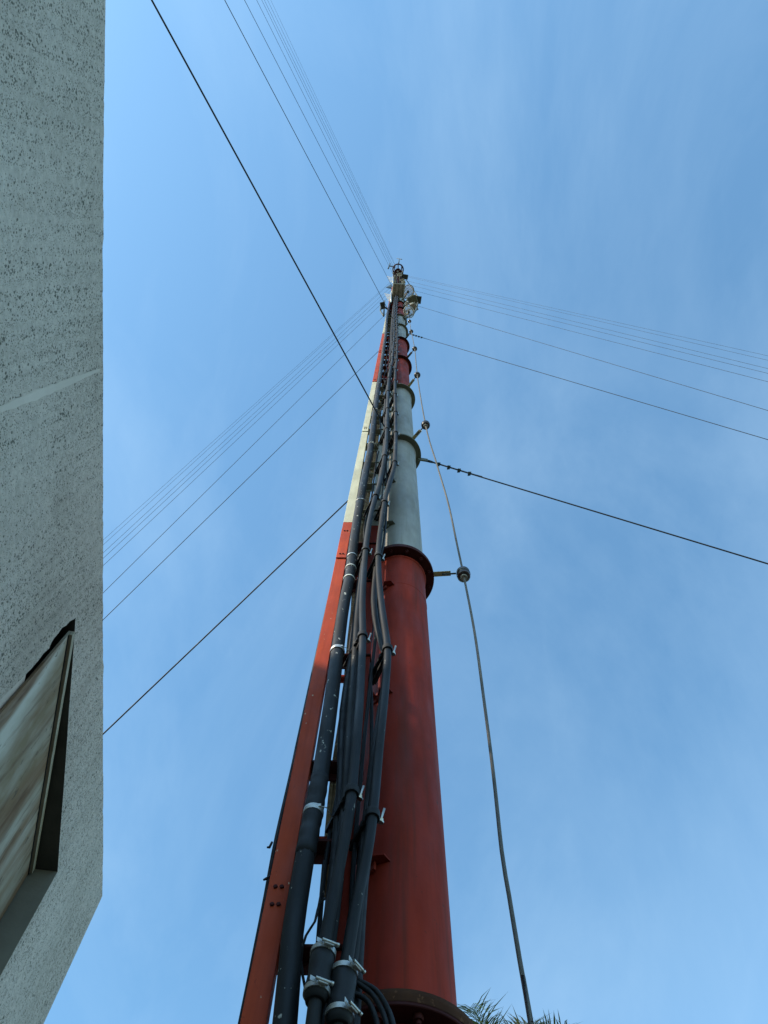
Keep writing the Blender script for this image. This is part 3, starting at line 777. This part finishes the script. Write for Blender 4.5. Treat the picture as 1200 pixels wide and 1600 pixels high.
m.tube([hp + V((0, .2, 1)), V((0, MY, hp.z + 2.5))], .06, 8); m.tube([hp + V((0, .1, 0)), V((0, MY, hp.z + 1))], .06, 8)
m.build('core', M['red_dark'], root, hp)
m = MB()
for px_, py_, sz in ((614.5, 422, .028), (618, 417, .022), (627.5, 419, .03), (629, 425, .026), (614.5, 427, .034), (617, 431, .03), (621.5, 424, .025), (626, 431, .028), (620, 428, .02), (625, 422, .018)):
    c_ = at_y(px_, py_, .74 + 3 * sz); m.obox(c_, V((sz, 0, 0)), V((0, sz * .8, 0)), V((0, 0, sz * 1.6)), .01)
m.build('fitting', M['grey'], root, hp)
def tee(px1, py1, px2, py2, hx, hy, Y, label):
    a_, b_ = at_y(px1, py1, Y), at_y(px2, py2, Y + .04)
    root = empty('dipole_antenna', a_, label, 'antenna', 'T shaped dipole aerials')
    m = MB(); m.tube([a_, b_], .03, 6); m.build('stem', M['charcoal'], root, a_)
    m = MB(); m.tube([at_y(px1 - hx, py1 - hy, Y), a_, at_y(px1 + hx, py1 + hy, Y)], .028, 6); m.build('element', M['charcoal'], root, a_)
tee(624, 404.5, 623, 411, 3.8, .7, .62, 'T shaped dipole aerial sticking up at the very tip of the mast')
tee(608, 415.5, 614, 416.5, 1.4, -4.2, .72, 'T shaped dipole aerial sticking out left of the mast head')

# ------------------------------------------------------------------ palm
PB = V((1.35, 8.4, 0)); PC = at_y(797, 1752, 8.4)
palm = empty('palm_tree', PB, 'feathery green palm whose frond tips just show behind the foot of the mast', 'palm')
m = MB(); m.tube([PB, PB + V((.03, .02, 1.5)), PB.lerp(PC, .5) + V((.05, 0, 0)), PC - V((0, 0, .15))], [.2, .15, .13, .11], 14); m.build('trunk', M['trunk'], palm, PB)
m = MB()
def frond(az, el, L, droop, seed):
    rnd = random.Random(seed); e = V((math.cos(az), math.sin(az), 0)); pts = []; n = 22
    p = PC.copy(); ang = el
    for k in range(n + 1):
        pts.append(p.copy()); ang -= droop / n * (1 + k / n); p = p + (e * math.cos(ang) + V((0, 0, 1)) * math.sin(ang)) * (L / n)
    m.tube(pts, [.016 * (1 - .85 * k / n) + .002 for k in range(n + 1)], 5)
    side = V((-e.y, e.x, 0))
    for k in range(3, n + 1):
        d = (pts[k] - pts[k - 1]).normalized(); up = side.cross(d) * -1
        if up.z < 0: up = -up
        for sg in (-1, 1):
            for rep in range(3):
                q = pts[k - 1].lerp(pts[k], rep * .33 + rnd.random() * .3)
                ll = L * .30 * math.sin(math.pi * min(1, (k + 2) / (n + 4))) ** .6 * rnd.uniform(.75, 1.15)
                a = (side * sg * rnd.uniform(.5, 1.0) + d * rnd.uniform(.55, .9) + up * rnd.uniform(-.15, .6)).normalized()
                w_ = a.cross(up).normalized() * .006
                p0, p1 = q, q + a * ll * .5 + V((0, 0, -.02 * ll)); p2 = q + a * ll + V((0, 0, -ll * rnd.uniform(.1, .45)))
                m.quad([p0 - w_ * .6, p0 + w_ * .6, p1 + w_, p1 - w_]); m.quad([p1 - w_, p1 + w_, p2])
rp_ = random.Random(5)
for k in range(46):
    frond(2 * math.pi * k / 46 + rp_.uniform(-.15, .15), R(rp_.uniform(15, 58)), rp_.uniform(1.05, 1.5), R(rp_.uniform(45, 85)), k)
m.build('crown', M['leaf'], palm, PC)

# ------------------------------------------------------------------ concrete building
PSI = R(8); WN = V((math.cos(PSI), math.sin(PSI), 0)); WE = V((-math.sin(PSI), math.cos(PSI), 0)); WD = 1.2
def wall_pt(e, h, dep=0.0): return EYE + WE * e - WN * (WD + dep) + V((0, 0, h))
def wall_px(x, y, dep=0.0):
    P = at_plane(x, y, WN, -(WD + dep)) - EYE; return P.dot(WE), P.z
GZ = -EYE.z
bl = empty('concrete_building', wall_pt(3.77, GZ), 'tall pitted grey concrete building with a recessed window opening, beside the mast', 'building')
BO = wall_pt(3.77, GZ)
rj = random.Random(3)
ec, hc = wall_px(160, 1400)
top_px = [(160, 1400), (161, 1340), (161.3, 1250), (160.8, 1150), (161.2, 1055), (162.2, 1042), (160.7, 1030), (161, 920), (161.2, 800), (161, 700), (161.3, 590), (160.8, 470), (160.3, 385), (161.8, 372), (161.6, 302), (160.9, 294), (162.5, 200), (163.6, 100), (165, 0)]
dense = []
for (xa, ya), (xb, yb) in zip(top_px, top_px[1:]):
    nn = max(1, int(abs(yb - ya) / 9))
    dense += [(xa + (xb - xa) * q / nn + (rj.uniform(-.35, .35) + (rj.uniform(-1.1, -.4) if rj.random() < .06 else 0) if q else 0), ya + (yb - ya) * q / nn) for q in range(nn)]
roof = [wall_px(*q) for q in dense + [top_px[-1]]]
e_end, h_end = roof[-1]
slope = (roof[-1][1] - roof[0][1]) / (roof[-1][0] - roof[0][0])
e = e_end
while e > -6: e -= .5; h_end -= .5 * slope; roof.append((e, h_end + rj.uniform(-.006, .006)))
# opening outline (left ragged side, head, right jamb)
left_px = [(118, 966), (109, 971), (104, 977), (97, 981), (91, 990), (84, 998), (80, 1005), (77, 1013), (68, 1021), (61, 1031), (54, 1039), (48, 1046), (0, 1094)]
left = [wall_px(*q) for q in left_px]; right_top = wall_px(90, 1362); rb = wall_px(0, 1514)
OB = .75 - EYE.z + .4                                   # sill height relative to the eye
le = left[-1][0]
left.append((le, OB)); rgt_b = (right_top[0] + (right_top[0] - right_top[0]), OB)
head = [(left[0][0] + (right_top[0] - left[0][0]) * q / 6, left[0][1] + (right_top[1] - left[0][1]) * q / 6 + (rj.uniform(-.004, .004) if 0 < q < 6 else 0)) for q in range(7)]
m = MB()
e0 = -6.5
mid_i = [i for i, q in enumerate(roof) if q[0] < left[0][0]][0]
# right of / above / left of / below the opening
el = left[0][0]; er = right_top[0]
def at_roof(e):
    for (a0, h0), (a1, h1) in zip(roof, roof[1:]):
        if a1 <= e <= a0: return h1 + (h0 - h1) * (e - a1) / (a0 - a1 + 1e-9)
    return roof[-1][1]
rtop = [q for q in roof if q[0] > er]; mtop = [q for q in roof if el < q[0] < er]; ltop = [q for q in roof if q[0] < el]
def poly(l): m.quad([wall_pt(*q) for q in l])
poly([(roof[0][0], GZ)] + rtop + [(er, at_roof(er)), right_top, (er, OB), (er, GZ)])
poly([(er, at_roof(er))] + mtop + [(el, at_roof(el))] + head)
poly([(el, at_roof(el))] + ltop + [(roof[-1][0], GZ), (le, GZ)] + [(le, OB)] + list(reversed(left[:-1])))
poly([(le, OB), (er, OB), (er, GZ), (le, GZ)])
# end wall, back and roof
DEP = 4.0
def q4(a, b, da=0, db=DEP): m.quad([wall_pt(*a, da), wall_pt(*b, da), wall_pt(*b, db), wall_pt(*a, db)])
q4((roof[0][0], GZ), roof[0]); q4(roof[-1], (roof[-1][0], GZ))
m.quad([wall_pt(*q, DEP) for q in ([(roof[0][0], GZ)] + roof + [(roof[-1][0], GZ)])])
m.build('wall', M['concrete'], bl, BO)
m = MB()
for a_, b_ in zip(roof, roof[1:]): m.quad([wall_pt(*a_, 0.0), wall_pt(*b_, 0.0), wall_pt(*b_, DEP), wall_pt(*a_, DEP)])
m.build('roof', M['roofing'], bl, BO)
RD = .30
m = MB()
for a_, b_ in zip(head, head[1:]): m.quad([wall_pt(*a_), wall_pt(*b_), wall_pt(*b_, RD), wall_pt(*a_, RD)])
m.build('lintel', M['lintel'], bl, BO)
m = MB(); m.quad([wall_pt(*right_top), wall_pt(er, OB), wall_pt(er, OB, RD), wall_pt(*right_top, RD)])
m.quad([wall_pt(le, OB), wall_pt(er, OB), wall_pt(er, OB, RD), wall_pt(le, OB, RD)])
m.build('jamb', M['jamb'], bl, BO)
m = MB()
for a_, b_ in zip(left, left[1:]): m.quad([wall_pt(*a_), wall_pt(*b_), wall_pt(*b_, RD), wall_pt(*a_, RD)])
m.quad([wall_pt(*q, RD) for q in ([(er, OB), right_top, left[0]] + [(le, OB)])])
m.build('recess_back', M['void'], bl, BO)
# mortar seam, 3 mm proud
m = MB(); es = [wall_px(0, 640), wall_px(160, 575)]
def seam_at(t): return es[0][0] + (es[1][0] - es[0][0]) * t
sh = [es[0][1] + (es[1][1] - es[0][1]) * t for t in [-2.5, -1.8, -1.2, -.6] + [-.3 + .045 * q for q in range(29)]]
sw = [max(.004, (.0135 + .003 * math.sin(h * 9) + rj.uniform(-.003, .003)) * (1 if i < 26 else 1 - (i - 25) * .12)) for i, h in enumerate(sh)]
sx = [rj.uniform(-.003, .003) for _ in sh]
for si, (h0_, h1_) in enumerate(zip(sh, sh[1:])):
    w0, w1 = sw[si], sw[si + 1]
    c0 = es[0][0]
    m.quad([wall_pt(c0 - w0, h0_, -.003), wall_pt(c0 + w0, h0_, -.003), wall_pt(c0 + w1, h1_, -.003), wall_pt(c0 - w1, h1_, -.003)])
    m.quad([wall_pt(c0 - w0, h0_, -.003), wall_pt(c0 - w1, h1_, -.003), wall_pt(c0 - w1 - .004, h1_, .001), wall_pt(c0 - w0 - .004, h0_, .001)])
    m.quad([wall_pt(c0 + w0, h0_, -.003), wall_pt(c0 + w1, h1_, -.003), wall_pt(c0 + w1 + .004, h1_, .001), wall_pt(c0 + w0 + .004, h0_, .001)])
m.build('mortar_seam', M['mortar'], bl, BO)
# stained sheet panel set askew in the opening
def panel_pt(x, y, drop=.012):
    lo, hi = -.05, .28
    for _ in range(40):
        d = (lo + hi) / 2; e, h = wall_px(x, y, d)
        lh = left[0][1] + (right_top[1] - left[0][1]) * (e - left[0][0]) / (right_top[0] - left[0][0]) - drop
        if h < lh: lo = d
        else: hi = d
    return at_plane(x, y, WN, -(WD + d))
P1, P2 = panel_pt(112, 986), panel_pt(49.5, 1356)
P1z, P2z = P1.z, P2.z; bz = OB + EYE.z + .01
P1b, P2b = V((P1.x, P1.y, bz)), V((P2.x, P2.y, bz))
ud = (P2 - P1); ud.z = 0; ud.normalize(); pn = V((ud.y, -ud.x, 0))
if pn.dot(WN) < 0: pn = -pn
panel = empty('panel_holder', P1, '', '') if False else None
m = MB()
th = .012
def slab(a, b, c, d, t):
    A = [a, b, c, d]; B = [q - pn * t for q in A]
    m.quad(A); m.quad(list(reversed(B)))
    for i in range(4): m.quad([A[i], A[(i + 1) % 4], B[(i + 1) % 4], B[i]])
slab(P1, P2, P2b, P1b, th)
sheet = m.build('window_panel', M['panel'], bl, P1)
m = MB()
slopev = (P2 - P1).normalized()
def edge_strip(a, b, inward, w_, lift):
    a1, b1 = a + inward * w_, b + inward * w_
    A = [a + pn * lift, b + pn * lift, b1 + pn * lift, a1 + pn * lift]; B = [q - pn * (lift - .0015) for q in A]
    m.quad(A)
    for i in range(4): m.quad([A[i], A[(i + 1) % 4], B[(i + 1) % 4], B[i]])
edge_strip(P1, P2, V((0, 0, -1)), .034, .016)
m.build('frame', M['beige'], sheet, P1)
m = MB(); edge_strip(P1 - V((0, 0, .036)), P2 - V((0, 0, .036)), V((0, 0, -1)), .010, .003); m.build('dark_line', M['void'], sheet, P1)  # thin near-black line along the lower edge of the beige strip
e1, h1 = wall_px(56, 1036); e2 = (P1 - EYE).dot(WE)
m = MB(); A = [wall_pt(le - .03, h1, .02), wall_pt(e2 + .012, h1 - .05, .025), wall_pt(e2 + .012, OB, .025), wall_pt(le - .03, OB, .02)]
B = [q - WN * .008 for q in A]; m.quad(A)
for i in range(4): m.quad([A[i], A[(i + 1) % 4], B[(i + 1) % 4], B[i]])
m.build('edge_strip', M['mortar'], bl, BO)

# ------------------------------------------------------------------ light
SUN_AZ, SUN_EL = R(212), R(32)                           # direction to the sun: azimuth from +X towards +Y
sd = V((math.cos(SUN_AZ) * math.cos(SUN_EL), math.sin(SUN_AZ) * math.cos(SUN_EL), math.sin(SUN_EL)))
sl = bpy.data.lights.new('sun', 'SUN'); sl.energy = 2.6; sl.angle = R(2.5); sl.color = (1, .86, .68)
so = bpy.data.objects.new('sun', sl); COL.objects.link(so); so.rotation_euler = sd.to_track_quat('Z', 'Y').to_euler(); so.location = (-5, -5, 12)
wd = bpy.data.worlds.new('World'); scene.world = wd; wd.use_nodes = True
nt = wd.node_tree; bg = nt.nodes['Background']
sky = nt.nodes.new('ShaderNodeTexSky'); sky.sky_type = 'NISHITA'; sky.sun_disc = False
sky.sun_elevation = SUN_EL; sky.sun_rotation = math.pi / 2 - SUN_AZ
sky.air_density = 1.0; sky.dust_density = .6; sky.ozone_density = 2.2
# thin cirrus: streaked noise in sky directions
tc = nt.nodes.new('ShaderNodeTexCoord')
def cirrus(rot, scale, nscale, lo, hi, amount):
    mp = nt.nodes.new('ShaderNodeMapping'); mp.inputs['Rotation'].default_value = rot; mp.inputs['Scale'].default_value = scale
    nt.links.new(tc.outputs['Generated'], mp.inputs['Vector'])
    n = noise(nt, mp.outputs[0], nscale, 7, .6, .6)
    return ramp(nt, n, [(lo, (0, 0, 0)), (hi, (amount,) * 3)]).outputs[0]
c1 = cirrus((0, 0, R(35)), (2.0, .9, 1), 1.2, .44, .82, .22)
c2 = cirrus((0, 0, R(-20)), (1.4, .7, 1), 2.6, .48, .8, .14)
cs = mix(nt, 1.0, c1, c2, 'ADD')
CLOUD = (2.5, 3.4, 4.15)
skc = mix(nt, cs, mix(nt, 1.0, sky.outputs[0], (.86, 1.14, 1.09), 'MULTIPLY'), CLOUD)
nt.links.new(skc, bg.inputs['Color']); bg.inputs['Strength'].default_value = .15
scene.view_settings.view_transform = 'Standard'; scene.view_settings.look = 'None'
scene.view_settings.exposure = 1.08; scene.view_settings.gamma = 1
try: scene.view_settings.use_curve_mapping = False
except Exception: pass
